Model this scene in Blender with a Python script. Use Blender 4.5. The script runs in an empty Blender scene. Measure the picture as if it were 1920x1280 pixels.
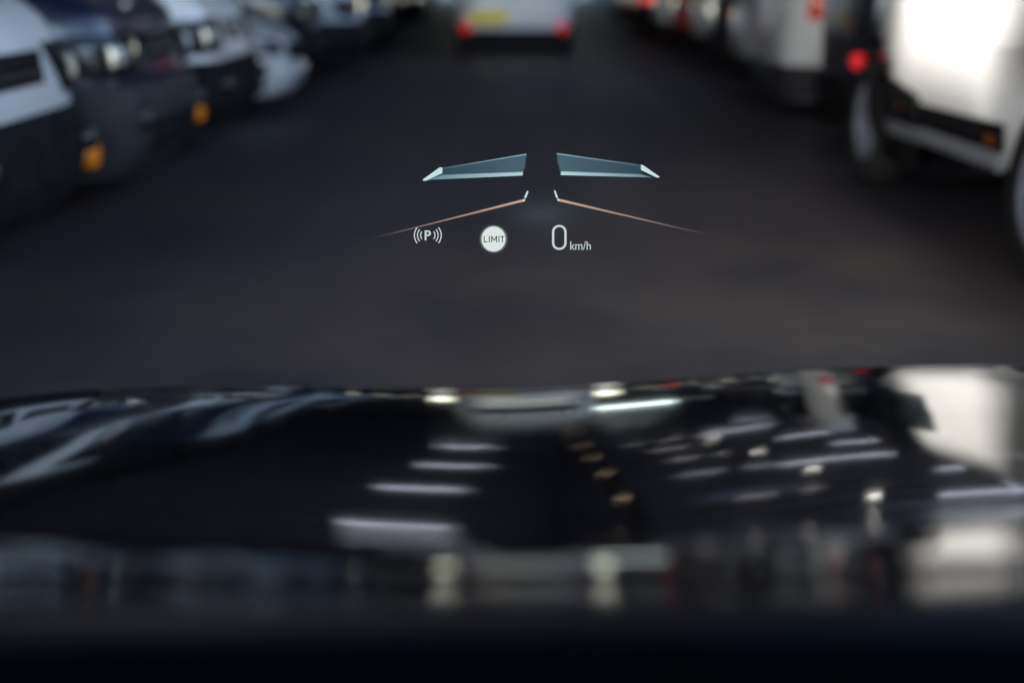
import bpy, bmesh, math, random
from mathutils import Vector, Matrix
random.seed(7)
R = math.radians
S = bpy.context.scene
C = S.collection

# ------------------------------------------------------------------ camera
F = 2500.0 / 1920.0            # focal length in picture widths
EYE = 1.30
PITCH = math.atan(696 / 2500)
cam_d = bpy.data.cameras.new('camera')
cam = bpy.data.objects.new('camera', cam_d); C.objects.link(cam)
cam_d.sensor_width = 36.0
cam_d.lens = 36.0 * F
cam_d.clip_start = 0.05
cam_d.clip_end = 2000
cam.location = (0, 0, EYE)
ROLL = R(0.0)
cam.rotation_euler = (Matrix.Rotation(math.pi / 2 - PITCH, 3, 'X') @ Matrix.Rotation(ROLL, 3, 'Z')).to_euler()
cam_d.dof.use_dof = True
cam_d.dof.focus_distance = 2.30
cam_d.dof.aperture_fstop = 1.30
cam_d.dof.aperture_blades = 0
S.camera = cam

# ------------------------------------------------------------------ sky and sun
W = bpy.data.worlds.new('World'); S.world = W; W.use_nodes = True
nt = W.node_tree
for n in list(nt.nodes): nt.nodes.remove(n)
sky = nt.nodes.new('ShaderNodeTexSky'); sky.sky_type = 'NISHITA'; sky.sun_disc = False
sd = Vector((-.45, -.70, .56)).normalized()   # towards the sun: behind the camera, slightly left
SUN_EL, SUN_AZ = math.asin(sd.z), math.atan2(sd.x, sd.y)
sky.sun_elevation = SUN_EL; sky.sun_rotation = SUN_AZ
bg = nt.nodes.new('ShaderNodeBackground'); bg.inputs[1].default_value = 0.15
wo = nt.nodes.new('ShaderNodeOutputWorld')
nt.links.new(sky.outputs[0], bg.inputs[0]); nt.links.new(bg.outputs[0], wo.inputs[0])
sl = bpy.data.lights.new('sun', 'SUN'); sl.energy = 4.0; sl.angle = R(2.0); sl.color = (1, .95, .88)
so = bpy.data.objects.new('sun', sl); C.objects.link(so)
so.rotation_euler = sd.to_track_quat('Z', 'Y').to_euler()
so.location = (-20, 6, 25)
S.view_settings.view_transform = 'Standard'; S.view_settings.look = 'None'
S.view_settings.exposure = 2.85; S.view_settings.gamma = 1
S.cycles.use_denoising = True
S.cycles.max_bounces = 6; S.cycles.glossy_bounces = 4; S.cycles.diffuse_bounces = 3
S.cycles.transparent_max_bounces = 12

# ------------------------------------------------------------------ materials
def mat(name, col, rough=0.5, metal=0.0, spec=0.5, coat=0.0, ior=1.5, noise=None, bump=0.0, bscale=20, emit=None, estr=.25):
    m = bpy.data.materials.new(name); m.use_nodes = True
    t = m.node_tree; b = t.nodes['Principled BSDF']
    b.inputs['Base Color'].default_value = (*col, 1)
    b.inputs['Roughness'].default_value = rough
    b.inputs['Metallic'].default_value = metal
    b.inputs['IOR'].default_value = ior
    b.inputs['Specular IOR Level'].default_value = spec
    b.inputs['Coat Weight'].default_value = coat
    b.inputs['Coat Roughness'].default_value = 0.04
    if noise:
        col2, sc, det = noise
        tc = t.nodes.new('ShaderNodeTexCoord')
        nz = t.nodes.new('ShaderNodeTexNoise'); nz.inputs['Scale'].default_value = sc; nz.inputs['Detail'].default_value = det
        mx = t.nodes.new('ShaderNodeMix'); mx.data_type = 'RGBA'
        mx.inputs[6].default_value = (*col, 1); mx.inputs[7].default_value = (*col2, 1)
        rp = t.nodes.new('ShaderNodeValToRGB'); rp.color_ramp.elements[0].position = .35; rp.color_ramp.elements[1].position = .65
        t.links.new(tc.outputs['Object'], nz.inputs['Vector']); t.links.new(nz.outputs[0], rp.inputs[0])
        t.links.new(rp.outputs[0], mx.inputs[0]); t.links.new(mx.outputs[2], b.inputs['Base Color'])
    if bump:
        tc = t.nodes.new('ShaderNodeTexCoord')
        nz = t.nodes.new('ShaderNodeTexNoise'); nz.inputs['Scale'].default_value = bscale; nz.inputs['Detail'].default_value = 6
        bp = t.nodes.new('ShaderNodeBump'); bp.inputs['Strength'].default_value = bump; bp.inputs['Distance'].default_value = .01
        t.links.new(tc.outputs['Object'], nz.inputs['Vector']); t.links.new(nz.outputs[0], bp.inputs['Height'])
        t.links.new(bp.outputs[0], b.inputs['Normal'])
    if emit:
        b.inputs['Emission Color'].default_value = (*emit, 1); b.inputs['Emission Strength'].default_value = estr
    return m

def paint(name, col, **k):
    return mat('paint_' + name, col, .35, coat=.8, noise=(tuple(c * .93 for c in col), 1.3, 4), **k)

M = dict(
    white=paint('white', (.74, .75, .77)), white2=paint('warm_white', (.74, .74, .74)), silver=paint('silver', (.42, .43, .46), ior=1.6),
    blue=paint('navy', (.003, .007, .030)), black=paint('black', (.012, .013, .018)), red=paint('red', (.35, .02, .02)),
    grey=paint('grey', (.10, .105, .12)), skyblue=paint('pale_blue', (.42, .50, .62)), green=paint('green', (.03, .12, .07)),
    plastic=mat('black_plastic', (.008, .008, .010), .8, spec=.06, noise=((.02, .02, .022), 6, 3), bump=.15, bscale=200),
    greyplastic=mat('grey_plastic', (.040, .040, .045), .6, spec=.2, noise=((.03, .03, .034), 5, 3)),
    glass=mat('dark_glass', (.012, .018, .022), .04, ior=1.6),
    rubber=mat('rubber', (.015, .015, .016), .8, noise=((.025, .024, .022), 9, 3)),
    rim=mat('rim_metal', (.36, .38, .45), .3, metal=.4, noise=((.28, .29, .34), 8, 3)),
    chrome=mat('chrome', (.85, .86, .88), .12, metal=1),
    lampglass=mat('lamp_glass', (.012, .013, .015), .08, ior=1.5),
    bulb=mat('bulb_reflector', (.34, .34, .32), .22, metal=.6),
    redlamp=mat('red_lamp', (.88, .012, .018), .2, noise=((.75, .01, .015), 30, 2)),
    marker=mat('side_marker', (.30, .075, .01), .3, noise=((.25, .06, .01), 30, 2)),
    darkred=mat('dark_red_lamp', (.16, .008, .012), .2, noise=((.12, .006, .01), 30, 2)),
    redlit=mat('lit_red_lamp', (.85, .02, .02), .2, emit=(1, .02, .03), estr=.05),
    redbright=mat('bright_red_lamp', (.85, .02, .02), .2, emit=(1, .05, .05), estr=.12),
    amber=mat('amber_lamp', (.95, .30, .012), .25, noise=((.85, .24, .01), 30, 2)),
    plate=mat('plate_yellow', (.92, .70, .01), .4, noise=((.85, .62, .01), 12, 2)),
    platew=mat('plate_white', (.7, .7, .68), .4, noise=((.6, .6, .58), 12, 2)),
)

# ------------------------------------------------------------------ helpers
def link_mesh(name, me, m=None, parent=None, loc=None, rot=None):
    o = bpy.data.objects.new(name, me); C.objects.link(o)
    if m is not None:
        if not me.materials: me.materials.append(None)
        o.material_slots[0].link = 'OBJECT'; o.material_slots[0].material = m
    if parent: o.parent = parent
    if loc is not None: o.location = loc
    if rot is not None: o.rotation_euler = rot
    return o
def tag(o, label=None, cat=None, group=None, kind=None):
    for k, v in (('label', label), ('category', cat), ('group', group), ('kind', kind)):
        if v: o[k] = v
    return o
def empty(name, loc=(0, 0, 0), rz=0):
    o = bpy.data.objects.new(name, None); C.objects.link(o); o.location = loc; o.rotation_euler = (0, 0, rz)
    o.empty_display_size = .2
    return o
def bm2me(name, bm, smooth=False):
    me = bpy.data.meshes.new(name); bm.normal_update(); bm.to_mesh(me); bm.free()
    if smooth: me.polygons.foreach_set('use_smooth', [True] * len(me.polygons))
    return me
def box(bm, x0, x1, y0, y1, z0, z1, bev=0):
    r = bmesh.ops.create_cube(bm, size=1)
    for v in r['verts']:
        v.co = Vector(((x0 + x1) / 2 + v.co.x * (x1 - x0), (y0 + y1) / 2 + v.co.y * (y1 - y0), (z0 + z1) / 2 + v.co.z * (z1 - z0)))
    if bev:
        es = {e for v in r['verts'] for e in v.link_edges}
        bmesh.ops.bevel(bm, geom=list(es), offset=bev, segments=2, affect='EDGES')
def lathe(bm, prof, n=32, axis='Y', c=(0, 0, 0), caps=True):
    """prof: list of (radius, offset along axis)"""
    rings = []
    for r, h in prof:
        ring = []
        for i in range(n):
            a = 2 * math.pi * i / n
            if axis == 'Y': co = (c[0] + r * math.cos(a), c[1] + h, c[2] + r * math.sin(a))
            elif axis == 'X': co = (c[0] + h, c[1] + r * math.cos(a), c[2] + r * math.sin(a))
            else: co = (c[0] + r * math.cos(a), c[1] + r * math.sin(a), c[2] + h)
            ring.append(bm.verts.new(co))
        rings.append(ring)
    for A, B in zip(rings, rings[1:]):
        for i in range(n): bm.faces.new((A[i], A[(i + 1) % n], B[(i + 1) % n], B[i]))
    if caps: bm.faces.new(rings[0]); bm.faces.new(rings[-1])
def interp(kn, t):
    if t <= kn[0][0]: return kn[0][1]
    for (a, b), (c, d) in zip(kn, kn[1:]):
        if t <= c: return b + (d - b) * (t - a) / (c - a)
    return kn[-1][1]
def smooth_interp(kn, t):
    n = len(kn)
    if t <= kn[0][0]: return kn[0][1]
    if t >= kn[-1][0]: return kn[-1][1]
    for i in range(n - 1):
        if t <= kn[i + 1][0]:
            x0, y0 = kn[i]; x1, y1 = kn[i + 1]
            m0 = (kn[i + 1][1] - kn[i - 1][1]) / (kn[i + 1][0] - kn[i - 1][0]) if i > 0 else (y1 - y0) / (x1 - x0)
            m1 = (kn[i + 2][1] - kn[i][1]) / (kn[i + 2][0] - kn[i][0]) if i < n - 2 else (y1 - y0) / (x1 - x0)
            h = x1 - x0; s = (t - x0) / h
            return (2*s**3-3*s**2+1)*y0 + (s**3-2*s**2+s)*h*m0 + (-2*s**3+3*s**2)*y1 + (s**3-s**2)*h*m1

# ------------------------------------------------------------------ the hall
# floor: one sheet out to the horizon
def floor_material():
    m = bpy.data.materials.new('concrete_floor'); m.use_nodes = True; t = m.node_tree; b = t.nodes['Principled BSDF']
    tc = t.nodes.new('ShaderNodeTexCoord')
    def noise(sc, det, rough=.55):
        n = t.nodes.new('ShaderNodeTexNoise'); n.inputs['Scale'].default_value = sc; n.inputs['Detail'].default_value = det
        n.inputs['Roughness'].default_value = rough; t.links.new(tc.outputs['Object'], n.inputs['Vector']); return n
    n1, n2, n3 = noise(.35, 5), noise(3, 8), noise(60, 4)
    r1 = t.nodes.new('ShaderNodeValToRGB')
    r1.color_ramp.elements[0].position = .38; r1.color_ramp.elements[0].color = (.040, .036, .056, 1)
    r1.color_ramp.elements[1].position = .62; r1.color_ramp.elements[1].color = (.060, .053, .058, 1)
    t.links.new(n1.outputs[0], r1.inputs[0])
    mp = t.nodes.new('ShaderNodeMapping'); mp.inputs['Scale'].default_value = (1.6, .10, 1)      # worn wheel tracks run along the aisle
    n4 = noise(1.0, 4); t.links.new(tc.outputs['Object'], mp.inputs[0]); t.links.new(mp.outputs[0], n4.inputs['Vector'])
    r4 = t.nodes.new('ShaderNodeValToRGB')
    r4.color_ramp.elements[0].position = .36; r4.color_ramp.elements[0].color = (.80, .80, .81, 1)
    r4.color_ramp.elements[1].position = .62; r4.color_ramp.elements[1].color = (1.25, 1.2, 1.15, 1)
    t.links.new(n4.outputs[0], r4.inputs[0])
    m4 = t.nodes.new('ShaderNodeMix'); m4.data_type = 'RGBA'; m4.blend_type = 'MULTIPLY'; m4.inputs[0].default_value = 1
    r2 = t.nodes.new('ShaderNodeValToRGB')
    r2.color_ramp.elements[0].position = .3; r2.color_ramp.elements[0].color = (.75, .75, .76, 1)
    r2.color_ramp.elements[1].position = .7; r2.color_ramp.elements[1].color = (1.1, 1.08, 1.05, 1)
    t.links.new(n2.outputs[0], r2.inputs[0])
    mx = t.nodes.new('ShaderNodeMix'); mx.data_type = 'RGBA'; mx.blend_type = 'MULTIPLY'; mx.inputs[0].default_value = 1
    t.links.new(r1.outputs[0], mx.inputs[6]); t.links.new(r2.outputs[0], mx.inputs[7])
    t.links.new(mx.outputs[2], m4.inputs[6]); t.links.new(r4.outputs[0], m4.inputs[7]); 
    # warm light bounced on to the floor, painted into its colour as a brown patch
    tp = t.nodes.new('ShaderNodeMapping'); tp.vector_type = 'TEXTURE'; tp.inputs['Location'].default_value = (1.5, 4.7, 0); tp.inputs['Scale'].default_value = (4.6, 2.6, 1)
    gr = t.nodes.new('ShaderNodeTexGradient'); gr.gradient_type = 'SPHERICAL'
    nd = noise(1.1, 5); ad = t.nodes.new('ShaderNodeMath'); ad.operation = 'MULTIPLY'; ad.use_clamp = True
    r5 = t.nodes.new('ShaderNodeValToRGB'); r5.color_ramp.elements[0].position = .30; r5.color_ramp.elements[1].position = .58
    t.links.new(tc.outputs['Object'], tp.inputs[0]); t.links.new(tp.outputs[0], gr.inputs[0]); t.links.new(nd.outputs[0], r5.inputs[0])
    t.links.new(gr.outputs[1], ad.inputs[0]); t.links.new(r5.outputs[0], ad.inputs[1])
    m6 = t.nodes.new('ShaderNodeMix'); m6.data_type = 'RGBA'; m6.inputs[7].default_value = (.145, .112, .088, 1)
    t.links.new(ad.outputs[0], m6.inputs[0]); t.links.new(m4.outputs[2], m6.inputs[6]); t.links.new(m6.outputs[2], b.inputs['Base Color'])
    b.inputs['Roughness'].default_value = .62; b.inputs['Specular IOR Level'].default_value = .3
    bp = t.nodes.new('ShaderNodeBump'); bp.inputs['Strength'].default_value = .3; bp.inputs['Distance'].default_value = .004
    t.links.new(n3.outputs[0], bp.inputs['Height']); t.links.new(bp.outputs[0], b.inputs['Normal'])
    return m
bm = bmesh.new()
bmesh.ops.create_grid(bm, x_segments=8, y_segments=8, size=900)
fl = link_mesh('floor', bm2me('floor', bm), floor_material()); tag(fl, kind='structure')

steel = mat('dark_steel', (.035, .037, .045), .6, noise=((.05, .05, .055), 1.2, 4))
beam_m = mat('galvanised_beam', (.42, .43, .46), .5, noise=((.34, .34, .37), 1.5, 4))
girder_m = mat('girder_paint', (.10, .085, .075), .55, noise=((.08, .07, .065), 2, 4))
cladding = mat('wall_cladding', (.10, .105, .12), .7, noise=((.08, .085, .10), .8, 5), bump=.3, bscale=3)
roofm = mat('roof_sheet', (.008, .009, .012), .85, spec=.1, noise=((.013, .013, .016), .8, 4))
HX0, HX1, HY0, HY1, HZ = -9.0, 10.0, -11.0, 74.0, 7.0
hall = empty('parking_hall', (0, 24, 0)); tag(hall, 'long dark steel parking hall with open ends mirrored in the bonnet', 'hall')
def part(name, bm, m, parent, smooth=False):
    me = bm2me(name, bm, smooth)
    if parent is hall:
        for v in me.vertices: v.co.y -= 24
    return link_mesh(name, me, m, parent)
# roof, with one slot the sun falls through on to the van at the right
SX0, SX1, SY0, SY1 = -2.86, -1.5, -2.0, 2.3
bm = bmesh.new()
T = .12
box(bm, HX0, SX0, HY0, HY1, HZ, HZ + T)
box(bm, SX1, 1.8, HY0, HY1, HZ, HZ + T); box(bm, 1.8, 4.8, HY0, 14, HZ, HZ + T); box(bm, 9.2, HX1, HY0, HY1, HZ, HZ + T)
yy = HY0                                  # open rooflight slots added along the right side for fill light: wide near the entrance, narrow further in
rr = random.Random(3)
zz = 14.0                                 # thin broken slits nearer the aisle
while zz < HY1 - .01:
    st = min(1.7, HY1 - zz); a = 1.8 + rr.uniform(.2, .9); b = a + rr.uniform(.5, 1.0); c = b + rr.uniform(.1, .5)
    box(bm, 1.8, 4.8, zz, zz + st - .20, HZ, HZ + T)
    for p, q in ((1.8, a), (b, c), (min(4.7, c + rr.uniform(.3, .8)), 4.8)): box(bm, p, q, zz + st - .20, zz + st, HZ, HZ + T)
    zz += st
while yy < HY1 - .01:
    st = min(2.6, HY1 - yy)
    if yy < 17: box(bm, 4.8, 9.2, yy, yy + .7, HZ, HZ + T)
    else:
        box(bm, 4.8, 9.2, yy, yy + st - .3, HZ, HZ + T); box(bm, 4.8, 6.0, yy + st - .3, yy + st, HZ, HZ + T); box(bm, 8.0, 9.2, yy + st - .3, yy + st, HZ, HZ + T)
    yy += st
box(bm, SX0, SX1, HY0, SY0, HZ, HZ + T)
box(bm, SX0, SX1, SY1, HY1, HZ, HZ + T)
def prism(bm, pts, z0, z1):
    a = [bm.verts.new((x, y, z0)) for x, y in pts]; b = [bm.verts.new((x, y, z1)) for x, y in pts]
    bm.faces.new(a[::-1]); bm.faces.new(b)
    for i in range(len(pts)): bm.faces.new((a[i], a[(i + 1) % len(pts)], b[(i + 1) % len(pts)], b[i]))
prism(bm, [(SX0, SY0), (SX1, SY0), (SX1, .55), (SX0, -1.85)], HZ, HZ + T)
prism(bm, [(SX0, -.25), (SX1, 2.1), (SX1, SY1), (SX0, SY1)], HZ, HZ + T)
part('roof', bm, roofm, hall)
bm = bmesh.new(); box(bm, HX0 - .2, HX0, HY0, HY1, 0, HZ); part('side_wall', bm, cladding, hall)
bm = bmesh.new(); box(bm, HX1, HX1 + .2, HY0, 14, 0, 3.0); box(bm, HX1, HX1 + .2, 14, 20, 0, 5.6); box(bm, HX1, HX1 + .2, 20, HY1, 0, HZ); part('side_wall', bm, cladding, hall)
bm = bmesh.new(); box(bm, HX0, -4.0, HY1, HY1 + .2, 0, HZ); box(bm, 4.3, HX1, HY1, HY1 + .2, 0, 5.7); box(bm, -4.0, 4.3, HY1, HY1 + .2, 2.5, 5.7); box(bm, -4.0, .4, HY1, HY1 + .2, 5.7, 6.3); box(bm, 7.0, HX1, HY1, HY1 + .2, 5.7, 6.3); box(bm, -4.0, HX1, HY1, HY1 + .2, 6.3, HZ)
part('end_wall', bm, cladding, hall)
y = HY0 + 1
while y < HY1:
    if not (SY0 - .1 < y < SY1 + 1.0):
        bm = bmesh.new(); box(bm, HX0, HX1, y - .07, y + .07, HZ - .30, HZ - .003); part('roof_beam', bm, beam_m, hall)
    y += 1.3
for x in (.25, 1.30):
    bm = bmesh.new(); box(bm, x - .12, x + .12, HY0, HY1, HZ - .62, HZ - .304); part('girder', bm, girder_m, hall)
y = HY0 + 1
while y < HY1:
    for x in (HX0 + .25, HX1 - .25):
        bm = bmesh.new(); box(bm, x - .03, x + .03, y - .15, y + .15, 0, HZ - .31); box(bm, x - .15, x + .15, y - .16, y - .14, 0, HZ - .31); box(bm, x - .15, x + .15, y + .14, y + .16, 0, HZ - .31)
        part('column', bm, steel, hall)
    y += 7.6

# ceiling strip lamps
ORD = ['first','second','third','fourth','fifth','sixth','seventh','eighth','ninth','tenth','eleventh','twelfth']
tube_m = mat('tube_light', (.8, .8, .8), .4, emit=(.80, .84, 1.0), estr=1.2)
tube_dim = mat('dim_tube_light', (.8, .8, .8), .4, emit=(.80, .84, 1.0), estr=.8)
warm_m = mat('warm_bulb', (.8, .7, .5), .4, emit=(1.0, .72, .45), estr=.8)
housing_m = mat('lamp_housing', (.25, .25, .27), .5, noise=((.2, .2, .21), 5, 3))
bm = bmesh.new(); box(bm, -.75, .75, -.09, .09, .05, .12, .01); hou = bm2me('strip_housing', bm)
bm = bmesh.new(); lathe(bm, [(.018, -.68), (.022, -.66), (.022, .66), (.018, .68)], 16, 'X'); tub = bm2me('strip_tube', bm, True)
bm = bmesh.new(); box(bm, -.01, .01, -.01, .01, .12, .62); rods = bm2me('strip_rod', bm)
rows = [(-1.5, 'left of the aisle', [12.5, 18.5, 24.5, 33, 46]), (6.0, 'over the right-hand vehicles', [17, 20, 23.5, 27.5, 32, 38, 46])]
for x, where, ys in rows:
    for i, y in enumerate(ys):
        t = empty('strip_lamp', (x + (.9 * math.sin(i * 2.3) if x > 0 else .15 * math.sin(i * 3)), y, 6.06))
        tag(t, 'lit white strip lamp hanging %s, %s from the near end' % (where, ORD[i]), 'lamp', 'white strip lamps ' + where)
        if x > 0: t.scale = (1.25 + .35 * math.sin(i * 4), 1, 1)
        link_mesh('housing', hou, housing_m, t); link_mesh('tube', tub, {-1.5: tube_m, 6.0: tube_dim}[x], t); [link_mesh('hanger', rods, steel, t, (hx, 0, 0)) for hx in (-.5, .5)]
bm = bmesh.new(); lathe(bm, [(.02, .5), (.03, .20), (.09, .16), (.20, 0), (.19, 0), (.08, .14), (.0, .15)][:6], 24, 'Z'); shade = bm2me('shade', bm, True)
bm = bmesh.new(); bmesh.ops.create_uvsphere(bm, u_segments=16, v_segments=10, radius=.042); bulb = bm2me('bulb', bm, True)
bulb_w = mat('white_bulb', (.8, .8, .78), .4, emit=(1.0, .96, .88), estr=4.0)
for px, ys, bm_, col, wh in ((1.15, [16, 21, 27, 34, 42, 52], warm_m, 'warm orange', 'over the aisle'), (4.3, [14.5, 17.5, 22, 28, 36], bulb_w, 'bright white', 'over the right-hand tails')):
    for i, y in enumerate(ys):
        t = empty('pendant_lamp', (px, y, 6.1))
        tag(t, '%s pendant lamp hanging %s, %s from the near end' % (col, wh, ORD[i]), 'lamp', col + ' pendant lamps ' + wh)
        link_mesh('lamp_shade', shade, steel, t); link_mesh('bulb', bulb, bm_, t)

# ------------------------------------------------------------------ vehicles
class Shape:
    """A body given by how its front, rear and half width change with height; plan outlines are rounded rectangles."""
    def __init__(s, xf, xr, w, z0, z1, n=5.0):
        s.xf, s.xr, s.w, s.z0, s.z1, s.n = xf, xr, w, z0, z1, n
    def dims(s, z):
        f, r = smooth_interp(s.xf, z), smooth_interp(s.xr, z)
        return (f + r) / 2, (f - r) / 2, smooth_interp(s.w, z)
    def at(s, side, h, z):
        xc, a, w = s.dims(z)
        if side in ('front', 'rear'):
            k = a * max(0, 1 - min(.9999, abs(h) / w) ** s.n) ** (1 / s.n)
            return Vector((xc + (k if side == 'front' else -k), h, z))
        k = w * max(0, 1 - min(.9999, abs(h - xc) / a) ** s.n) ** (1 / s.n)
        return Vector((h, k if side == 'left' else -k, z))
    def mesh(s, name, levels=34, N=88):
        bm = bmesh.new(); rings = []
        for i in range(levels):
            z = s.z0 + (s.z1 - s.z0) * i / (levels - 1)
            xc, a, w = s.dims(z); ring = []
            for j in range(N):
                t = 2 * math.pi * j / N
                ct, st = math.cos(t), math.sin(t)
                ring.append(bm.verts.new((xc + a * math.copysign(abs(ct) ** (2 / s.n), ct), w * math.copysign(abs(st) ** (2 / s.n), st), z)))
            rings.append(ring)
        for A, B in zip(rings, rings[1:]):
            for j in range(N): bm.faces.new((A[j], A[(j + 1) % N], B[(j + 1) % N], B[j]))
        # domed roof cap
        top = rings[-1]; xc, a, w = s.dims(s.z1); prev = top
        for k, dz in ((.85, .018), (.6, .035), (.3, .045)):
            ring = [bm.verts.new((xc + (v.co.x - xc) * k, v.co.y * k, s.z1 + dz)) for v in top]
            for j in range(N): bm.faces.new((prev[j], prev[(j + 1) % N], ring[(j + 1) % N], ring[j]))
            prev = ring
        bm.faces.new(prev); bm.faces.new(list(reversed(rings[0])))
        bmesh.ops.recalc_face_normals(bm, faces=bm.faces)
        return bm
def patch(sh, bm, side, quad, off=.005, thick=.02, nu=10, nv=8, bulge=0.0):
    """A panel that follows the body: quad = four (h, z) corners; it stands `off` proud and is `thick` deep."""
    a, b, c, d = quad
    def P(u, v):
        h = (a[0]*(1-u)+b[0]*u)*(1-v) + (d[0]*(1-u)+c[0]*u)*v
        z = (a[1]*(1-u)+b[1]*u)*(1-v) + (d[1]*(1-u)+c[1]*u)*v
        p = sh.at(side, h, z); e = .01
        du = sh.at(side, h + e, z) - sh.at(side, h - e, z); dv = sh.at(side, h, z + e) - sh.at(side, h, z - e)
        n = du.cross(dv).normalized()
        out = {'front': Vector((1, 0, 0)), 'rear': Vector((-1, 0, 0)), 'left': Vector((0, 1, 0)), 'right': Vector((0, -1, 0))}[side]
        if n.dot(out) < 0: n = -n
        return p, n
    g = []; lo = []
    for i in range(nu + 1):
        g.append([]); lo.append([])
        for j in range(nv + 1):
            u, v = i / nu, j / nv
            p, n = P(u, v)
            bl = bulge * (1 - (2*u-1)**4) * (1 - (2*v-1)**4)
            g[-1].append(bm.verts.new(p + n * (off + bl))); lo[-1].append(bm.verts.new(p + n * (off - thick)))
    for i in range(nu):
        for j in range(nv):
            bm.faces.new((g[i][j], g[i+1][j], g[i+1][j+1], g[i][j+1]))
    for i in range(nu):
        for j in (0, nv): bm.faces.new((g[i][j], g[i+1][j], lo[i+1][j], lo[i][j]))
    for j in range(nv):
        for i in (0, nu): bm.faces.new((g[i][j], g[i][j+1], lo[i][j+1], lo[i][j]))
def patch_me(sh, name, items, **k):
    bm = bmesh.new()
    for side, q in items: patch(sh, bm, side, q, **k)
    bmesh.ops.recalc_face_normals(bm, faces=bm.faces)
    return bm2me(name, bm, False)

def cut_wells(me, wheels, w, r, zc=.33):
    o = bpy.data.objects.new('tmp', me); C.objects.link(o); cutters = []
    for x in wheels:
        for s in (-1, 1):
            bm = bmesh.new(); lathe(bm, [(r, -.16), (r, .2)], 40, 'Y', (x, s * w, zc))
            bmesh.ops.recalc_face_normals(bm, faces=bm.faces)
            c = bpy.data.objects.new('cut', bm2me('cut', bm)); C.objects.link(c); cutters.append(c)
            md = o.modifiers.new('b', 'BOOLEAN'); md.operation = 'DIFFERENCE'; md.object = c; md.solver = 'EXACT'
    dg = bpy.context.evaluated_depsgraph_get()
    res = bpy.data.meshes.new_from_object(o.evaluated_get(dg))
    for c in cutters: bpy.data.objects.remove(c)
    bpy.data.objects.remove(o)
    res.polygons.foreach_set('use_smooth', [True] * len(res.polygons))
    res.materials.clear()
    return res
def wheel_meshes():
    bm = bmesh.new()
    lathe(bm, [(.20, -.09), (.29, -.105), (.325, -.085), (.335, 0), (.325, .085), (.29, .105), (.20, .09)], 40, 'Y', caps=False)
    ty = bm2me('tyre', bm, True)
    bm = bmesh.new()
    lathe(bm, [(.205, -.08), (.215, .085), (.205, .092), (.19, .07), (.185, .02), (.06, .015), (.05, .06), (.0001, .065)], 40, 'Y')
    for k in range(7):
        a = 2 * math.pi * k / 7
        b2 = bmesh.new(); box(b2, .04, .195, .03, .075, -.022, .022, .006)
        me = bpy.data.meshes.new('t'); b2.transform(Matrix.Rotation(a, 4, 'Y')); b2.to_mesh(me); b2.free(); bm.from_mesh(me); bpy.data.meshes.remove(me)
    return ty, bm2me('rim', bm, False)
TYRE, RIM = wheel_meshes()

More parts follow.
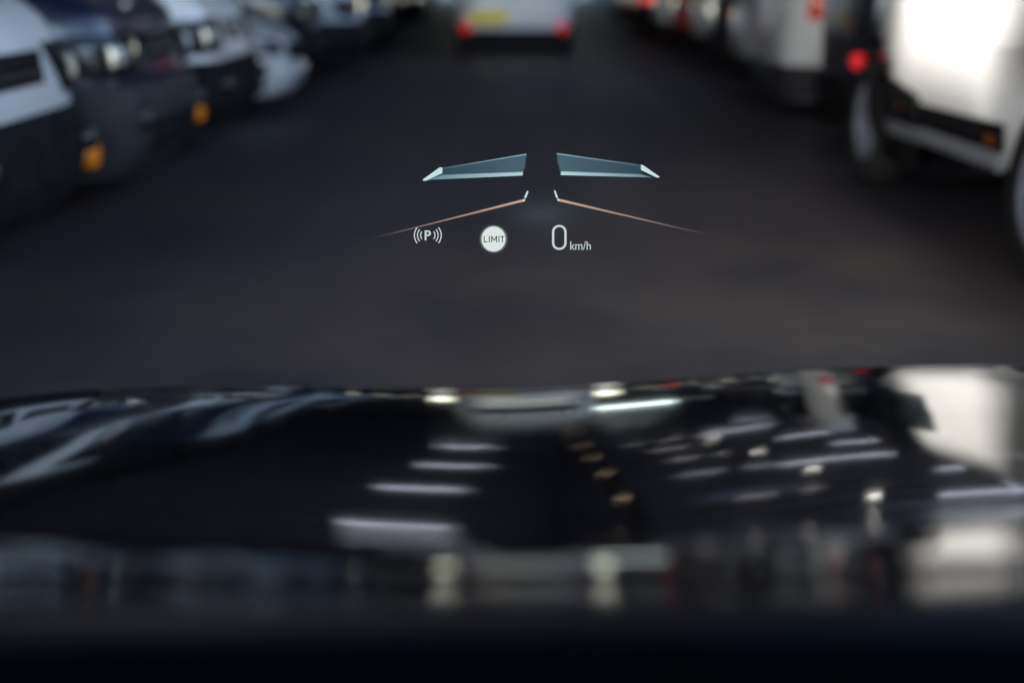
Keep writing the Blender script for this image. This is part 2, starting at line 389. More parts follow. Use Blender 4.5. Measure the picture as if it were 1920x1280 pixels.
def mirror_q(q): return [(-a, b) for a, b in q]
PROTO = {}
def build_proto(kind):
    """returns list of (part name, mesh, material key or role, [sub parts])"""
    out = []
    if kind in ('van', 'box_van'):
        if kind == 'van':
            sh = Shape([(.22, 2.36), (.45, 2.46), (.72, 2.46), (.9, 2.43), (1.1, 2.35), (1.24, 2.14), (1.34, 1.88), (1.42, 1.72), (2.2, 1.16), (2.5, .9), (2.62, .6)],
                       [(.22, -2.44), (.6, -2.5), (2.2, -2.46), (2.62, -2.34)],
                       [(.22, .86), (.5, .93), (.9, .965), (1.2, .955), (2.2, .87), (2.5, .78), (2.62, .66)], .22, 2.62, 7.5)
            wx = (1.6, -1.55); top = 2.2; A = 1.12
        else:
            sh = Shape([(.22, 1.98), (.45, 2.05), (1.0, 2.05), (1.3, 1.98), (1.9, 1.75), (2.4, 1.5), (2.6, 1.2)],
                       [(.22, -2.64), (.6, -2.7), (2.3, -2.66), (2.6, -2.5)],
                       [(.22, .93), (.5, .96), (.9, .98), (1.2, .975), (1.9, .93), (2.4, .86), (2.6, .74)], .42, 2.6, 7)
            wx = (1.63, -1.22); top = 2.05; A = 1.30
        body = cut_wells(bm2me('body', sh.mesh('body')), wx, sh.dims(.5)[2], .42 if kind == 'van' else .56, .33 if kind == 'van' else .42)
        if kind == 'box_van':
            bm = bmesh.new(); bm.from_mesh(body)
            cab = bm.copy()
            bmesh.ops.delete(bm, geom=[f for f in bm.faces if f.calc_center_median().x > A], context='FACES')
            bmesh.ops.delete(cab, geom=[f for f in cab.faces if f.calc_center_median().x <= A], context='FACES')
            body = bm2me('body', bm, True); out.append(('cab', bm2me('cab', cab, True), 'cab', []))
        out.append(('body', body, 'paint', []))
        f = sh.at
        wb = 1.46 if kind == 'van' else 1.33
        out.append(('windscreen', patch_me(sh, 'windscreen', [('front', [(-.76, wb), (.76, wb), (.66, top), (-.66, top)])], nu=16), 'glass', []))
        xs = [(1.02, .10), (-.0, -1.15), (-1.25, -2.2)] if kind == 'van' else [(1.35, .6)]
        for s in ('left', 'right'):
            for i, (xa, xb) in enumerate(xs):
                sl_ = .30 if i == 0 else 0
                out.append(('side_window', patch_me(sh, 'side_window', [(s, [(xa + sl_, 1.36), (xb, 1.36), (xb, top - .05), (xa - .1, top - .05)])]), 'glass', []))
            if kind == 'van':
                sx = [.06, -1.2]
                out.append(('door_seam', patch_me(sh, 'door_seam', [(s, [(x - .006, .45), (x + .006, .45), (x + .006, 1.28), (x - .006, 1.28)]) for x in sx] +
                            [(s, [(-2.2, 1.02), (-.1, 1.02), (-.1, 1.045), (-2.2, 1.045)])], nu=2, off=.003), 'plastic', []))
                for x in (.22, -1.02): out.append(('door_handle', patch_me(sh, 'door_handle', [(s, [(x - .1, 1.08), (x + .08, 1.08), (x + .08, 1.12), (x - .1, 1.12)])], off=.03, thick=.05), 'plastic', []))
            m_sub = []
            bm = bmesh.new(); sg = 1 if s == 'left' else -1
            box(bm, xs[0][0] + .06, xs[0][0] + .22, min(sg*.90, sg*1.03), max(sg*.90, sg*1.03), 1.32, 1.62, .03)
            out.append(('door_mirror', bm2me('door_mirror', bm), 'plastic', []))
        # lower trim
        if kind == 'van':
            out.append(('front_bumper', patch_me(sh, 'front_bumper', [('front', [(-.955, .24), (.955, .24), (.955, .70), (-.955, .70)])], off=.03, thick=.06, nu=40, bulge=.03), 'bumper', []))
            out.append(('rear_bumper', patch_me(sh, 'rear_bumper', [('rear', [(-.94, .24), (.94, .24), (.94, .52), (-.94, .52)])], off=.03, thick=.06, nu=40, bulge=.03), 'bumper', []))
            out.append(('grille', patch_me(sh, 'grille', [('front', [(-.27, .82), (.27, .82), (.33, .96), (-.33, .96)])] , off=.012, nu=12), 'plastic', [
                ('grille_bar', patch_me(sh, 'grille_bar', [('front', [(-.25, z), (.25, z), (.25, z + .018), (-.25, z + .018)]) for z in (.86, .91)], off=.024, nv=1), 'chrome')]))
            hl = [(.52, .76), (.86, .75), (.92, .97), (.40, .99)]
            out.append(('lower_grille', patch_me(sh, 'lower_grille', [('front', [(-.45, .34), (.45, .34), (.5, .52), (-.5, .52)])], off=.065, nu=12), 'plastic', []))
        else:
            out.append(('front_bumper', patch_me(sh, 'front_bumper', [('front', [(-.97, .24), (.97, .24), (.97, .70), (-.97, .70)])], off=.03, thick=.06, nu=40, bulge=.03), 'bumper', []))
            out.append(('rear_bumper', patch_me(sh, 'rear_bumper', [('rear', [(-.97, .30), (.97, .30), (.97, .52), (-.97, .52)])], off=.03, thick=.06, nu=40, bulge=.03), 'bumper', []))
            hl = [(.55, .82), (.90, .82), (.93, 1.04), (.6, 1.04)]
            for s in ('left', 'right'):
                out.append(('rub_strip', patch_me(sh, 'rub_strip', [(s, [(-.74, .505), (1.12, .475), (1.12, .595), (-.74, .635)])], off=.012, thick=.02, nu=20, nv=3), 'plastic', [
                    ('side_marker', patch_me(sh, 'side_marker', [(s, [(x - .05, .535), (x + .05, .535), (x + .05, .575), (x - .05, .575)])], off=.026, nu=4, nv=3), 'marker') for x in (-.62, .82)]))
                out.append(('sill', patch_me(sh, 'sill', [(s, [(-.74, .425), (1.12, .39), (1.12, .462), (-.74, .495)])], off=.02, thick=.03, nu=20, nv=4, bulge=.008), 'sill', []))
            out.append(('grille', patch_me(sh, 'grille', [('front', [(-.44, .80), (.44, .80), (.48, 1.0), (-.48, 1.0)])] , off=.012, nu=12), 'plastic', []))
        rt = 1.55 if kind == 'van' else 1.7
        tl = [(.87, .90), (.94, .90), (.935, 1.3), (.87, 1.3)]
        out.append(('rear_window', patch_me(sh, 'rear_window', [('rear', [(-.70, 1.3), (.70, 1.3), (.62, top - .02), (-.62, top - .02)])], nu=16), 'glass', []))
        out.append(('number_plate', patch_me(sh, 'number_plate', [('rear', [(.10, .56), (.62, .56), (.62, .67), (.10, .67)])], off=.04, thick=.05, nu=4, nv=2), 'plate', []))
        rx = [('rear', [(.70, .36), (.88, .36), (.88, .44), (.70, .44)])]
    else:
        sh = Shape([(.2, 2.0), (.42, 2.12), (.62, 2.12), (.74, 2.0), (.84, 1.72), (.95, 1.10), (1.02, .92), (1.38, .32), (1.46, .08), (1.49, -.12)],
                   [(.2, -2.0), (.5, -2.1), (.85, -2.08), (1.02, -2.0), (1.36, -1.62), (1.46, -1.45), (1.49, -1.3)],
                   [(.2, .80), (.42, .87), (.7, .90), (.92, .87), (1.02, .83), (1.38, .66), (1.46, .58), (1.49, .48)], .2, 1.49, 4.2)
        wx = (1.32, -1.28)
        out.append(('body', cut_wells(bm2me('body', sh.mesh('body')), wx, .87, .39), 'paint', []))
        out.append(('windscreen', patch_me(sh, 'windscreen', [('front', [(-.70, 1.03), (.70, 1.03), (.56, 1.38), (-.56, 1.38)])], nu=16), 'glass', []))
        out.append(('rear_window', patch_me(sh, 'rear_window', [('rear', [(-.66, 1.05), (.66, 1.05), (.54, 1.36), (-.54, 1.36)])], nu=16), 'glass', []))
        for s in ('left', 'right'):
            out.append(('side_window', patch_me(sh, 'side_window', [(s, [(.68, 1.0), (-.28, 1.0), (-.28, 1.34), (.12, 1.34)])]), 'glass', []))
            out.append(('side_window', patch_me(sh, 'side_window', [(s, [(-.36, 1.0), (-1.45, 1.02), (-1.2, 1.32), (-.36, 1.34)])]), 'glass', []))
            out.append(('door_seam', patch_me(sh, 'door_seam', [(s, [(x - .006, .35), (x + .006, .35), (x + .006, .98), (x - .006, .98)]) for x in (.78, -.32, -1.1)], nu=2, off=.003), 'plastic', []))
            sg = 1 if s == 'left' else -1
            bm = bmesh.new(); box(bm, .55, .68, min(sg*.84, sg*1.02), max(sg*.84, sg*1.02), .98, 1.12, .03); out.append(('door_mirror', bm2me('door_mirror', bm), 'paint', []))
        out.append(('front_bumper', patch_me(sh, 'front_bumper', [('front', [(-.84, .22), (.84, .22), (.84, .46), (-.84, .46)])], off=.02, thick=.05, nu=40, bulge=.03), 'bumper', []))
        out.append(('rear_bumper', patch_me(sh, 'rear_bumper', [('rear', [(-.84, .22), (.84, .22), (.84, .44), (-.84, .44)])], off=.02, thick=.05, nu=40, bulge=.03), 'bumper', []))
        out.append(('grille', patch_me(sh, 'grille', [('front', [(-.4, .52), (.4, .52), (.46, .66), (-.46, .66)])], off=.012, nu=12), 'plastic', []))
        out.append(('number_plate', patch_me(sh, 'number_plate', [('rear', [(-.26, .55), (.26, .55), (.26, .66), (-.26, .66)])], off=.03, thick=.04, nu=4, nv=2), 'plate', []))
        hl = [(.50, .58), (.80, .58), (.82, .72), (.54, .70)]
        tl = [(.60, .72), (.84, .72), (.82, .92), (.64, .92)]
        rx = [('rear', [(.60, .34), (.76, .34), (.76, .40), (.60, .40)])]
    hc = [(hl[0][0] + hl[1][0] + hl[2][0] + hl[3][0]) / 4, (hl[0][1] + hl[2][1]) / 2]
    for mq in (lambda q: q, mirror_q):
        r = .055 if kind != 'car' else .04
        hq = mq(hl)
        cx = (-1 if mq is mirror_q else 1) * (hc[0] + .04)
        out.append(('headlight', patch_me(sh, 'headlight', [('front', hq)], off=.012, nu=12, bulge=.02), 'lampglass', [
            ('reflector', patch_me(sh, 'reflector', [('front', [(cx - r, hc[1] - r), (cx + r, hc[1] - r), (cx + r, hc[1] + r), (cx - r, hc[1] + r)])], off=.032, nu=8, bulge=.03), 'bulb')]))
        out.append(('tail_light', patch_me(sh, 'tail_light', [('rear', mq(tl))], off=.015, bulge=.01), 'redlamp', []))
        out.append(('rear_reflector', patch_me(sh, 'rear_reflector', [(s, mq(q)) for s, q in rx], off=.066, nu=6, thick=.04), 'redlamp', []))
    if kind == 'van':
        for s in (1, -1):
            c = sh.at('front', s * .80, .5)
            bm = bmesh.new(); lathe(bm, [(.078, -.05), (.078, .05), (.06, .07), (.001, .078)], 20, 'X', (c.x + .07, s * .87, .43))
            if s > 0: out.append(('indicator', bm2me('indicator', bm, True), 'indicator', []))
            else: bm.free()
            bm = bmesh.new(); c = sh.at('front', s * .58, .52)
            lathe(bm, [(.06, -.03), (.06, .02), (.05, .035), (.001, .05)], 20, 'X', (c.x + .06, s * .62, .54))
            out.append(('fog_lamp', bm2me('fog_lamp', bm, True), 'fog', []))
    out.append(('wheels', wx, sh.dims(.4)[2], []))
    return out
def vehicle(name, kind, loc, rz, cols, label, cat='van', group=None, skip=()):
    if kind not in PROTO: PROTO[kind] = build_proto(kind)
    t = empty(name, loc, rz); tag(t, label, cat, group)
    mk = lambda key: M[cols.get(key, {'paint': 'white', 'cab': 'black', 'bumper': 'plastic', 'indicator': 'amber', 'fog': 'lampglass', 'sill': 'silver'}.get(key, key))]
    for nm, me, key, subs in PROTO[kind]:
        if nm in skip or (nm == 'number_plate' and me.name.endswith('front')): continue
        if nm == 'wheels':
            ws = 1.16 if kind == 'box_van' else 1.0
            for x in me:
                for s in (-1, 1):
                    w = link_mesh('wheel', TYRE, M['rubber'], t, (x, s * (key - .075), .335), (0, 0, 0 if s > 0 else math.pi))
                    w.scale = (ws, 1, ws); w.location.z *= ws
                link_mesh('rim', RIM, M['rim'], w)
            continue
        o = link_mesh(nm, me, mk(key), t)
        for sn, sm, sk in subs: link_mesh(sn, sm, mk(sk), o)
    return t

GL, GR = 'vehicles parked nose out along the left of the aisle', 'vehicles parked tail out along the right of the aisle'
XL = -1.97
def left(kind, y, cols, label, name=None, cat=None, dx=0, rz=0, **k):
    hl = 2.5 if kind == 'van' else 2.14
    if y > 13: dx += .14 * math.sin(y * 7); rz += R(2) * math.sin(y * 3)
    vehicle(name or ('parked_' + ('car' if kind == 'car' else 'van')), kind, (XL + dx - hl, y, 0), rz, cols, label, cat or ('car' if kind == 'car' else 'van'), GL, **k)
def right(kind, y, cols, label, dx=0, skip=('number_plate',), **k):
    hl = 2.56 if kind == 'van' else 2.14
    rz = 0
    if y > 13: dx += .14 + .14 * math.sin(y * 5); rz = R(2) * math.sin(y * 4)
    return vehicle('parked_' + ('car' if kind == 'car' else 'van'), kind, (2.22 + dx + hl, y, 0), rz, cols, label, 'car' if kind == 'car' else 'van', GR, skip=skip, **k)
left('van', 1.3, dict(paint='blue', bumper='plastic', indicator='plastic'), 'dark blue van left of the camera, mirrored in the near left corner of the bonnet')
left('van', 3.52, dict(paint='white', bumper='plastic', indicator='plastic'), 'white van next to the nearest visible white van, mirrored in the left of the bonnet')
left('van', 5.70, dx=-.05, cols=dict(paint='white', bumper='plastic'), label= 'white van with black bumper and dark headlight at left edge, nearest of its row')
left('van', 7.80, cols=dict(paint='blue', bumper='greyplastic'), label= 'navy blue van with grey bumper and two orange lamps beside the nearest white van')
left('van', 9.95, dict(paint='white', bumper='plastic', indicator='lampglass'), 'white van with black lower bumper and round fog lamp, third in left row')
left('car', 12.6, dict(paint='white', bumper='white', indicator='plastic'), 'small all white car with white bumper beside the third van on the left')
left('van', 15.0, dict(paint='blue', bumper='plastic', bulb='lampglass', indicator='lampglass'), 'dark blue van behind the small white car on the left', )
left('van', 17.2, dict(paint='skyblue', bumper='plastic', bulb='lampglass', indicator='lampglass'), 'pale bluish van further back on the left, before the black van', )
left('van', 19.4, dict(paint='black', bumper='plastic', bulb='lampglass', indicator='lampglass'), 'black van far back on the left, beside the pale bluish van')
left('van', 21.6, dict(paint='skyblue', bumper='plastic', bulb='lampglass', indicator='lampglass'), 'pale van far back on the left, just past the black van')
left('van', 24.0, dict(paint='white', bumper='plastic', bulb='lampglass', indicator='lampglass'), 'white van at the blurred far end of the left row')
left('van', 26.6, dict(paint='grey', bumper='plastic', bulb='lampglass', indicator='lampglass'), 'grey van at the blurred far end of the left row')
left('van', 29.1, dict(paint='skyblue', bumper='plastic', bulb='lampglass', indicator='lampglass'), 'last pale van visible in the left row')

vehicle('delivery_van', 'box_van', (3.165, 6.75, 0), R(90), dict(paint='white2', cab='blue', sill='silver'),
        'large white van at the right edge, sunlit side, black strip with orange markers', 'van')
wv = vehicle('white_van', 'van', (.03, 23.55, 0), R(90), dict(paint='white', bumper='plastic'),
        'white van with yellow number plate seen from behind in the middle of the aisle', 'van', skip=('rear_bumper', 'number_plate', 'tail_light', 'rear_reflector'))
bm = bmesh.new(); box(bm, -2.57, -2.45, -.88, .88, .06, .41, .02); link_mesh('rear_valance_and_shade', bm2me('valance_and_shade', bm), M['plastic'], wv)  # black lower panel, drawn down to stand in for the shade under the van
for sy in (-1, 1):
    bm = bmesh.new(); lathe(bm, [(.07, .05), (.07, -.03), (.06, -.05), (.001, -.055)], 24, 'X', (-2.55, sy * .74, .44)); link_mesh('tail_light', bm2me('low_lamp', bm, True), M['redlit'], wv)
bm = bmesh.new(); box(bm, -2.56, -2.47, .10, .68, .50, .69, .01); link_mesh('number_plate', bm2me('plate', bm), M['plate'], wv)
bv = right('van', 10.1, dict(paint='black', bumper='plastic'), 'black van tail with round red lamp, right behind the large sunlit van', dx=.14)
bm = bmesh.new(); lathe(bm, [(.05, .03), (.05, -.03), (.04, -.045), (.001, -.05)], 20, 'X', (-2.56, -.84, .70)); link_mesh('fog_lamp', bm2me('fog_lamp', bm, True), M['redlit'], bv)
right('van', 12.3, dict(paint='white', bumper='greyplastic'), 'white van tail on the right, just past the black van', skip=('number_plate', 'rear_reflector'))
right('car', 14.5, dict(paint='silver', bumper='plastic', redlamp='darkred'), 'silver car tail on the right with bright lamps, before the white car')
right('car', 16.9, dict(paint='black', bumper='plastic', redlamp='darkred'), 'black car tail with red lamps on the right, past the silver car')
right('car', 19.2, dict(paint='white', bumper='plastic'), 'white car tail on the right, between a black car and the red car')
right('car', 21.6, dict(paint='red', bumper='plastic', redlamp='darkred'), 'red car tail far back on the right')
right('car', 24.0, dict(paint='white2', bumper='plastic', redlamp='darkred'), 'white car far back on the right, past the red car')
right('car', 26.3, dict(paint='black', bumper='plastic', redlamp='redbright'), 'black car far back on the right with lit red lamps', skip=('number_plate', 'rear_reflector'))
right('car', 28.8, dict(paint='red', bumper='plastic'), 'dark red car at the blurred far end of the right row')
right('car', 31.2, dict(paint='silver', bumper='plastic'), 'silver car at the blurred far end of the right row')

# ------------------------------------------------------------------ the car we sit in
own = empty('own_car', (.37, .9, 0)); tag(own, 'glossy black car bonnet and dark dashboard filling the foreground', 'car')
OFF = Vector((.37, .9, 0))
bon_m = mat('bonnet_paint', (.004, .0045, .007), .055, ior=2.1, spec=.5, bump=.0025, bscale=60)
# side profile of the bonnet: its fall in degrees, front edge to windscreen (a gentle crown, then a steeper rise at the cowl)
def bonnet_profile():
    fall = [(0, 9.8), (.03, 9.2), (.17, 7.2), (.33, 6.7), (.45, 5.2), (.55, 3.9), (.62, 3.9), (.66, 8.2), (.70, 11.8), (.77, 16), (.90, 19)]
    y, z, pts, st = 1.652, .7755, [], .01
    while y > .765:
        pts.append((y, z)); z += st * math.tan(R(smooth_interp(fall, 1.652 - y))); y -= st
    pts.append((y, z))
    return pts[::-1] + [(1.68, .770), (1.705, .754), (1.725, .730), (1.738, .70), (1.745, .65)]
PROF = bonnet_profile()
CROWN = [(-.95,-.16),(-.85,-.07),(-.74,-.016),(-.62,.000),(-.5,.006),(-.3,.007),(-.12,.001),(0,0),(.12,.006),(.25,.015),(.37,.023),(.5,.029),(.62,.031),(.8,.029),(1,.02),(1.25,.005),(1.45,-.02),(1.58,-.07),(1.68,-.18)]
bm = bmesh.new(); NX = 180; g = []
# arc-length-like resampling of the profile for a smooth surface
ys = [PROF[0][0] + (1.652 - PROF[0][0]) * i / 110 for i in range(111)] + [1.66, 1.67, 1.68, 1.69, 1.70, 1.712, 1.722, 1.732, 1.74, 1.745]
for i in range(NX + 1):
    x = -.95 + 2.63 * i / NX; col = []
    cr = smooth_interp(CROWN, x)
    sweep = -.05 * ((x - .37) / 1.2) ** 2 - .25 * max(0, abs(x - .37) - .9) ** 2 * 2
    for y in ys:
        z = smooth_interp(PROF, y) + cr * (.55 + .45 * min(1, (y - .77) / .6))
        col.append(bm.verts.new(Vector((x, y + sweep * (y - .77), z)) - OFF))
    g.append(col)
for i in range(NX):
    for j in range(len(ys) - 1): bm.faces.new((g[i][j], g[i+1][j], g[i+1][j+1], g[i][j+1]))
bonnet = link_mesh('bonnet', bm2me('bonnet', bm, True), bon_m, own)
# nose below the bonnet edge
def shell(name, pts, m, x0=-.95, x1=1.68, smooth=True):
    bm = bmesh.new(); n = 24; G = []
    for i in range(n + 1):
        x = x0 + (x1 - x0) * i / n; sw = -.12 * ((x - .37) / 1.2) ** 4
        G.append([bm.verts.new(Vector((x, y + sw, z)) - OFF) for y, z in pts])
    for i in range(n):
        for j in range(len(pts) - 1): bm.faces.new((G[i][j], G[i+1][j], G[i+1][j+1], G[i][j+1]))
    return link_mesh(name, bm2me(name, bm, smooth), m, own)
shell('front_bumper', [(1.70, .64), (1.76, .60), (1.79, .5), (1.79, .34), (1.74, .24), (1.60, .2)], bon_m)
dash_m = mat('dashboard_plastic', (.0032, .0046, .0075), .9, spec=.0, noise=((.0025, .0034, .005), 10, 3), bump=.3, bscale=180)
cowl_m = mat('cowl_plastic', (.004, .005, .011), .5, spec=.35, noise=((.006, .007, .013), 14, 3), bump=.2, bscale=150)
shell('cowl', [(.768, PROF[0][1] + .002), (.76, .895), (.72, .885), (.66, .895), (.63, .93)], cowl_m)
shell('dashboard', [(.70, .915), (.68, .935), (.55, .955), (.40, .965), (.28, .955), (.22, .93), (.2, .8), (.22, .6)], dash_m, -.9, 1.62)
# roof and doors of our car: they shade the dashboard, as in any car
bm = bmesh.new(); box(bm, -.40, 1.14, -1.9, .12, 1.50, 1.55, .02)
for v in bm.verts: v.co -= OFF
link_mesh('roof', bm2me('car_roof', bm), bon_m, own)
for x in (-.55, 1.25):
    bm = bmesh.new(); box(bm, x - .03, x + .03, -1.9, .45, .3, .96, .01)
    for v in bm.verts: v.co -= OFF
    link_mesh('door', bm2me('door', bm), bon_m, own)
    sx = 1 if x > .3 else -1
    bm = bmesh.new(); bx_ = [(x, .50, .95), (x - sx * .12, .10, 1.49)]
    for (p, q) in [bx_]:
        vs = []
        for c in (p, q):
            vs.append([bm.verts.new(Vector((c[0] + a, c[1] + b, c[2])) - OFF) for a, b in ((-.03, -.05), (.03, -.05), (.03, .05), (-.03, .05))])
        for i in range(4): bm.faces.new((vs[0][i], vs[0][(i + 1) % 4], vs[1][(i + 1) % 4], vs[1][i]))
        bm.faces.new(vs[0]); bm.faces.new(vs[1])
    link_mesh('windscreen_pillar', bm2me('pillar', bm), bon_m, own)
bm = bmesh.new(); box(bm, -.5, 1.2, -1.95, -1.88, .3, 1.5)
for v in bm.verts: v.co -= OFF
link_mesh('tailgate', bm2me('tailgate', bm), bon_m, own)

# ------------------------------------------------------------------ head-up display, a flat light image 2.3 m ahead
D = 2.30
hud = empty('head_up_display'); tag(hud, 'glowing head-up display with lane arrows, parking symbol, LIMIT disc and 0 km/h', 'head-up display')
hud.matrix_world = cam.matrix_basis @ Matrix.Translation((0, 0, -D))
hud_mw = hud.matrix_world.copy()
k = D / 2500.0
def P(zx, zy, dz=0):       # display drawing coordinates -> metres on the display plane
    X, Y = (660 + zx / 2.743 - 960) * k, -(260 + zy / 2.743 - 640) * k
    c, s = math.cos(-0.0), math.sin(0.0)
    return Vector((X, Y, dz))
def eyebox(t, sh, out):
    # a head-up display throws its light as a beam towards the driver's eyes: from down at the bonnet there is none
    ge = t.nodes.new('ShaderNodeNewGeometry'); dt = t.nodes.new('ShaderNodeVectorMath'); dt.operation = 'DOT_PRODUCT'
    mr = t.nodes.new('ShaderNodeMapRange'); mr.inputs[1].default_value = -.25; mr.inputs[2].default_value = -.185
    mx = t.nodes.new('ShaderNodeMixShader'); t2 = t.nodes.new('ShaderNodeBsdfTransparent')
    dt.inputs[0].default_value = hud_mw.to_3x3() @ Vector((0, 1, 0)); t.links.new(ge.outputs['Incoming'], dt.inputs[1]); t.links.new(dt.outputs['Value'], mr.inputs[0])
    t.links.new(mr.outputs[0], mx.inputs[0]); t.links.new(t2.outputs[0], mx.inputs[1]); t.links.new(sh.outputs[0], mx.inputs[2]); t.links.new(mx.outputs[0], out.inputs[0])
def light_mat(name, c1, c2=None, st=1.0, axis='X', lo=0, hi=1, cover=0.0, fade=False):
    """light of a projected picture: adds its own colour; c1 -> c2 along the artwork"""
    m = bpy.data.materials.new(name); m.use_nodes = True; t = m.node_tree
    for n in list(t.nodes): t.nodes.remove(n)
    out = t.nodes.new('ShaderNodeOutputMaterial'); em = t.nodes.new('ShaderNodeEmission'); tr = t.nodes.new('ShaderNodeBsdfTransparent')
    ad = t.nodes.new('ShaderNodeAddShader'); em.inputs[1].default_value = st * .15; em.inputs[0].default_value = (*c1, 1)
    tr.inputs[0].default_value = (1 - cover,) * 3 + (1,)
    if c2:
        tc = t.nodes.new('ShaderNodeTexCoord'); sp = t.nodes.new('ShaderNodeSeparateXYZ'); mr = t.nodes.new('ShaderNodeMapRange')
        rp = t.nodes.new('ShaderNodeValToRGB'); rp.color_ramp.elements[0].color = (*c1, 1); rp.color_ramp.elements[1].color = (*c2, 1)
        mr.inputs[1].default_value = lo; mr.inputs[2].default_value = hi
        t.links.new(tc.outputs['Object'], sp.inputs[0]); t.links.new(sp.outputs[axis], mr.inputs[0]); t.links.new(mr.outputs[0], rp.inputs[0]); t.links.new(rp.outputs[0], em.inputs[0])
    t.links.new(em.outputs[0], ad.inputs[0]); t.links.new(tr.outputs[0], ad.inputs[1])
    eyebox(t, ad, out)
    return m
def flat(name, polys, m, parent, dz=0):
    bm = bmesh.new()
    for q in polys: bm.faces.new([bm.verts.new(P(x, y, dz)) for x, y in q])
    return link_mesh(name, bm2me(name, bm), m, parent)
X_ = lambda zx: P(zx, 0).x
Y_ = lambda zy: P(0, zy).y
white_l = light_mat('display_white', (.52, .60, .60), st=1.0, cover=.9)
ice = light_mat('display_ice', (.50, .68, .70), st=1.0, cover=.8)
# left and right wings
def wing(pts_panel, pts_facet, pts_rim, pts_tip, xi, xo, lab):
    w_ = link_mesh('lane_arrow', bpy.data.meshes.new('lane_arrow'), None, hud)
    bpy.data.objects.remove(w_)
    pm = light_mat('display_teal', (.045, .10, .125), (.012, .035, .05), axis='X', lo=X_(xi), hi=X_(xo))
    o = flat('lane_arrow', [pts_panel], pm, hud); o['label'] = lab
    flat('arrow_facet', [pts_facet], light_mat('display_deep', (.02, .045, .06)), o, .0004)
    flat('arrow_edge', [pts_rim], light_mat('display_edge', (.42, .60, .62), (.10, .20, .23), axis='X', lo=X_(xi), hi=X_(xo), cover=.5), o, .0008)
    flat('arrow_edge', [[(a, b) for a, b in pts_panel[:2]] + [(pts_panel[1][0], pts_panel[1][1] + 5), (pts_panel[0][0], pts_panel[0][1] + 5)]], light_mat('display_top', (.20, .34, .37), (.02, .04, .05), axis='X', lo=X_(xi), hi=X_(xo)), o, .0009)
    flat('arrow_tip', [pts_tip], ice, o, .0012)
    return o
wing([(898, 78), (460, 152), (465, 187), (878, 172)], [(898, 80), (894, 138), (879, 190), (878, 172)],
     [(878, 172), (878, 190), (380, 213), (462, 187)], [(363, 212), (452, 148), (465, 150), (465, 178), (383, 216), (370, 218)], 898, 400, 'left angular lane arrow')
wing([(1053, 75), (1486, 136), (1486, 184), (1075, 169)], [(1053, 75), (1053, 122), (1073, 188), (1075, 169)],
     [(1075, 169), (1073, 188), (1545, 200), (1486, 184)], [(1485, 135), (1496, 137), (1583, 197), (1570, 202), (1486, 162)], 1053, 1550, 'right angular lane arrow')
# tapering orange lane lines with a short white tick
def lane(x0, y0, x1, y1, w0, w1, tick, lab):
    om = light_mat('display_orange', (.50, .34, .26), (.012, .006, .005), axis='X', lo=X_(x0), hi=X_(x1), cover=0)
    n = 16; L = []; U = []
    for i in range(n + 1):
        t = i / n; cx, cy = x0 + (x1 - x0) * t, y0 + (y1 - y0) * t; w = w0 + (w1 - w0) * t
        U.append((cx, cy - w / 2)); L.append((cx, cy + w / 2))
    o = flat('lane_line', [U + L[::-1]], om, hud); o['label'] = lab
    flat('line_tick', [tick], ice, o, .0004)
    s = 1 if x1 > x0 else -1
    flat('line_end', [[(x0 - s * 4, y0 - 5), (x0 + s * 9, y0 - 4), (x0 + s * 9, y0 + 7), (x0 - s * 1, y0 + 6)]], light_mat('display_cream', (.5, .5, .46), cover=.7), o, .0008)
lane(888, 316, 100, 514, 13, 4, [(885, 304), (900, 268), (908, 272), (895, 307)], 'left tapering orange lane line')
lane(1058, 314, 1832, 494, 13, 4, [(1038, 268), (1046, 267), (1060, 303), (1050, 306)], 'right tapering orange lane line')
# faint teal road glow of the display between the lines
def glow_mat():
    m = light_mat('display_glow', (.0, .0, .0)); t = m.node_tree
    em = [n for n in t.nodes if n.type == 'EMISSION'][0]
    tc = t.nodes.new('ShaderNodeTexCoord'); mp = t.nodes.new('ShaderNodeMapping'); gr = t.nodes.new('ShaderNodeTexGradient'); gr.gradient_type = 'QUADRATIC_SPHERE'
    c = P(985, 385); mp.vector_type = 'TEXTURE'
    mp.inputs['Location'].default_value = c; mp.inputs['Scale'].default_value = (330 * k / 2.743, 135 * k / 2.743, 1)
    rp = t.nodes.new('ShaderNodeValToRGB'); rp.color_ramp.elements[0].color = (0, 0, 0, 1); rp.color_ramp.elements[1].color = (.016, .030, .036, 1)
    t.links.new(tc.outputs['Object'], mp.inputs[0]); t.links.new(mp.outputs[0], gr.inputs[0]); t.links.new(gr.outputs[0], rp.inputs[0]); t.links.new(rp.outputs[0], em.inputs[0])
    return m
flat('road_glow', [[(985 + 320 * math.cos(i * math.pi / 16), 385 + 130 * math.sin(i * math.pi / 16)) for i in range(32)]], glow_mat(), hud, -.002)

def text_mesh(txt, zx, zy, height, name, m, parent, dz=.001, bold=0.0, sx=1.0):
    """centre (zx, zy); height = cap height in drawing units"""
    cu = bpy.data.curves.new('t', 'FONT'); cu.body = txt; cu.align_x = 'CENTER'; cu.align_y = 'CENTER'; cu.size = 1; cu.offset = bold
    o = bpy.data.objects.new('t', cu); C.objects.link(o)
    me = bpy.data.meshes.new_from_object(o.evaluated_get(bpy.context.evaluated_depsgraph_get()))
    bpy.data.objects.remove(o)
    yy = [v.co.y for v in me.vertices]; xx = [v.co.x for v in me.vertices]
    h = max(yy) - min(yy); cy = (max(yy) + min(yy)) / 2; cx = (max(xx) + min(xx)) / 2
    sc = height / h / 2.743 * k; c = P(zx, zy, dz)
    for v in me.vertices: v.co = Vector((c.x + (v.co.x - cx) * sc * sx, c.y + (v.co.y - cy) * sc, dz))
    me.materials.clear()
    return link_mesh(name, me, m, parent)
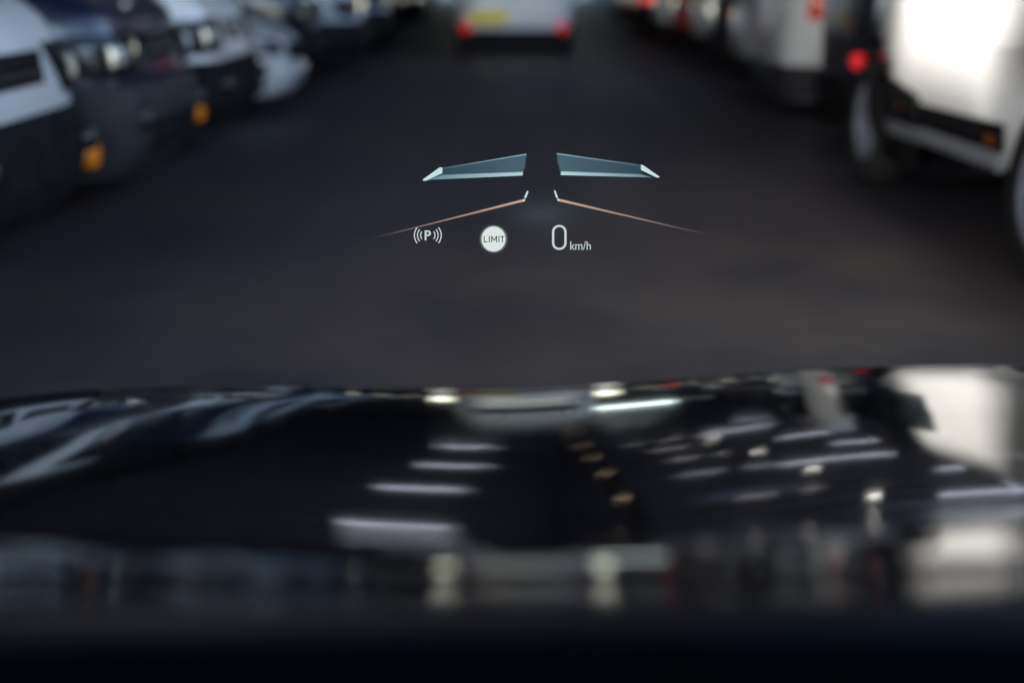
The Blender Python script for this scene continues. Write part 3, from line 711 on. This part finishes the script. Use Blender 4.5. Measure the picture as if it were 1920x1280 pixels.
def arc(zx, zy, r, a0, a1, w, n=40):
    return [[(zx + (r + s * w / 2) * math.cos(a), zy - (r + s * w / 2) * math.sin(a)) for s, a in
             ((-1, a0 + (a1 - a0) * i / n), (1, a0 + (a1 - a0) * i / n), (1, a0 + (a1 - a0) * (i + 1) / n), (-1, a0 + (a1 - a0) * (i + 1) / n))] for i in range(n)]
# parking sensor symbol
pk = text_mesh('P', 390, 497, 50, 'parking_symbol', white_l, hud, bold=.02, sx=1.0)
for s in (0, math.pi):
    for r, a in ((30, .70), (46, .72), (62, .70)):
        cxx = 390 + (1 if s == 0 else -1) * 7
        flat('sound_wave', arc(cxx, 497, r, s - a, s + a, 5.5, 16), white_l, pk, .001)
# LIMIT badge
disc = flat('limit_badge', [[(728 + 62 * math.cos(i * math.pi / 32), 516 + 64 * math.sin(i * math.pi / 32)) for i in range(64)]], light_mat('display_disc', (.66, .72, .70), cover=1.0), hud)
flat('badge_ring', arc(728, 516, 68, 0, 2 * math.pi, 7, 64), light_mat('display_ring', (.12, .15, .16), cover=.3), disc, .0004)
def stroke(x0, y0, x1, y1, w=4.6):
    d = Vector((x1 - x0, y1 - y0)); d.normalize(); n = Vector((-d.y, d.x)) * w / 2
    return [(x0 + n.x, y0 + n.y), (x1 + n.x, y1 + n.y), (x1 - n.x, y1 - n.y), (x0 - n.x, y0 - n.y)]
T0, T1 = 501, 533
flat('badge_text', [stroke(680, T0, 680, T1), stroke(680, T1 - 2.3, 697, T1 - 2.3), stroke(706, T0, 706, T1),
    stroke(718, T0, 718, T1), stroke(719, T0 + 1, 731, T1 - 8), stroke(743, T0 + 1, 731, T1 - 8), stroke(744, T0, 744, T1), stroke(756, T0, 756, T1),
    stroke(773.5, T0, 773.5, T1), stroke(763, T0 + 2.3, 784, T0 + 2.3)], light_mat('display_ink', (.010, .013, .015), cover=1.0), disc, .001)
# big zero
pts_o, pts_i = [], []
def rrect(cx, cy, w, h, r, n=12):
    o = []
    for (sx, sy, a0) in ((1, -1, -90), (1, 1, 0), (-1, 1, 90), (-1, -1, 180)):
        for i in range(n + 1):
            a = R(a0 + 90 * i / n); o.append((cx + sx * (w / 2 - r) + r * math.cos(a), cy + sy * (h / 2 - r) + r * math.sin(a)))
    return o
A_, B_ = rrect(1066, 508, 75, 128, 36), rrect(1066, 508, 52, 106, 25)
flat('speed_digit', [[A_[i], A_[(i + 1) % len(A_)], B_[(i + 1) % len(A_)], B_[i]] for i in range(len(A_))], white_l, hud, .001)
text_mesh('km/h', 1175, 550, 44, 'speed_unit', white_l, hud, bold=.0, sx=.88)

bpy.context.view_layer.update()
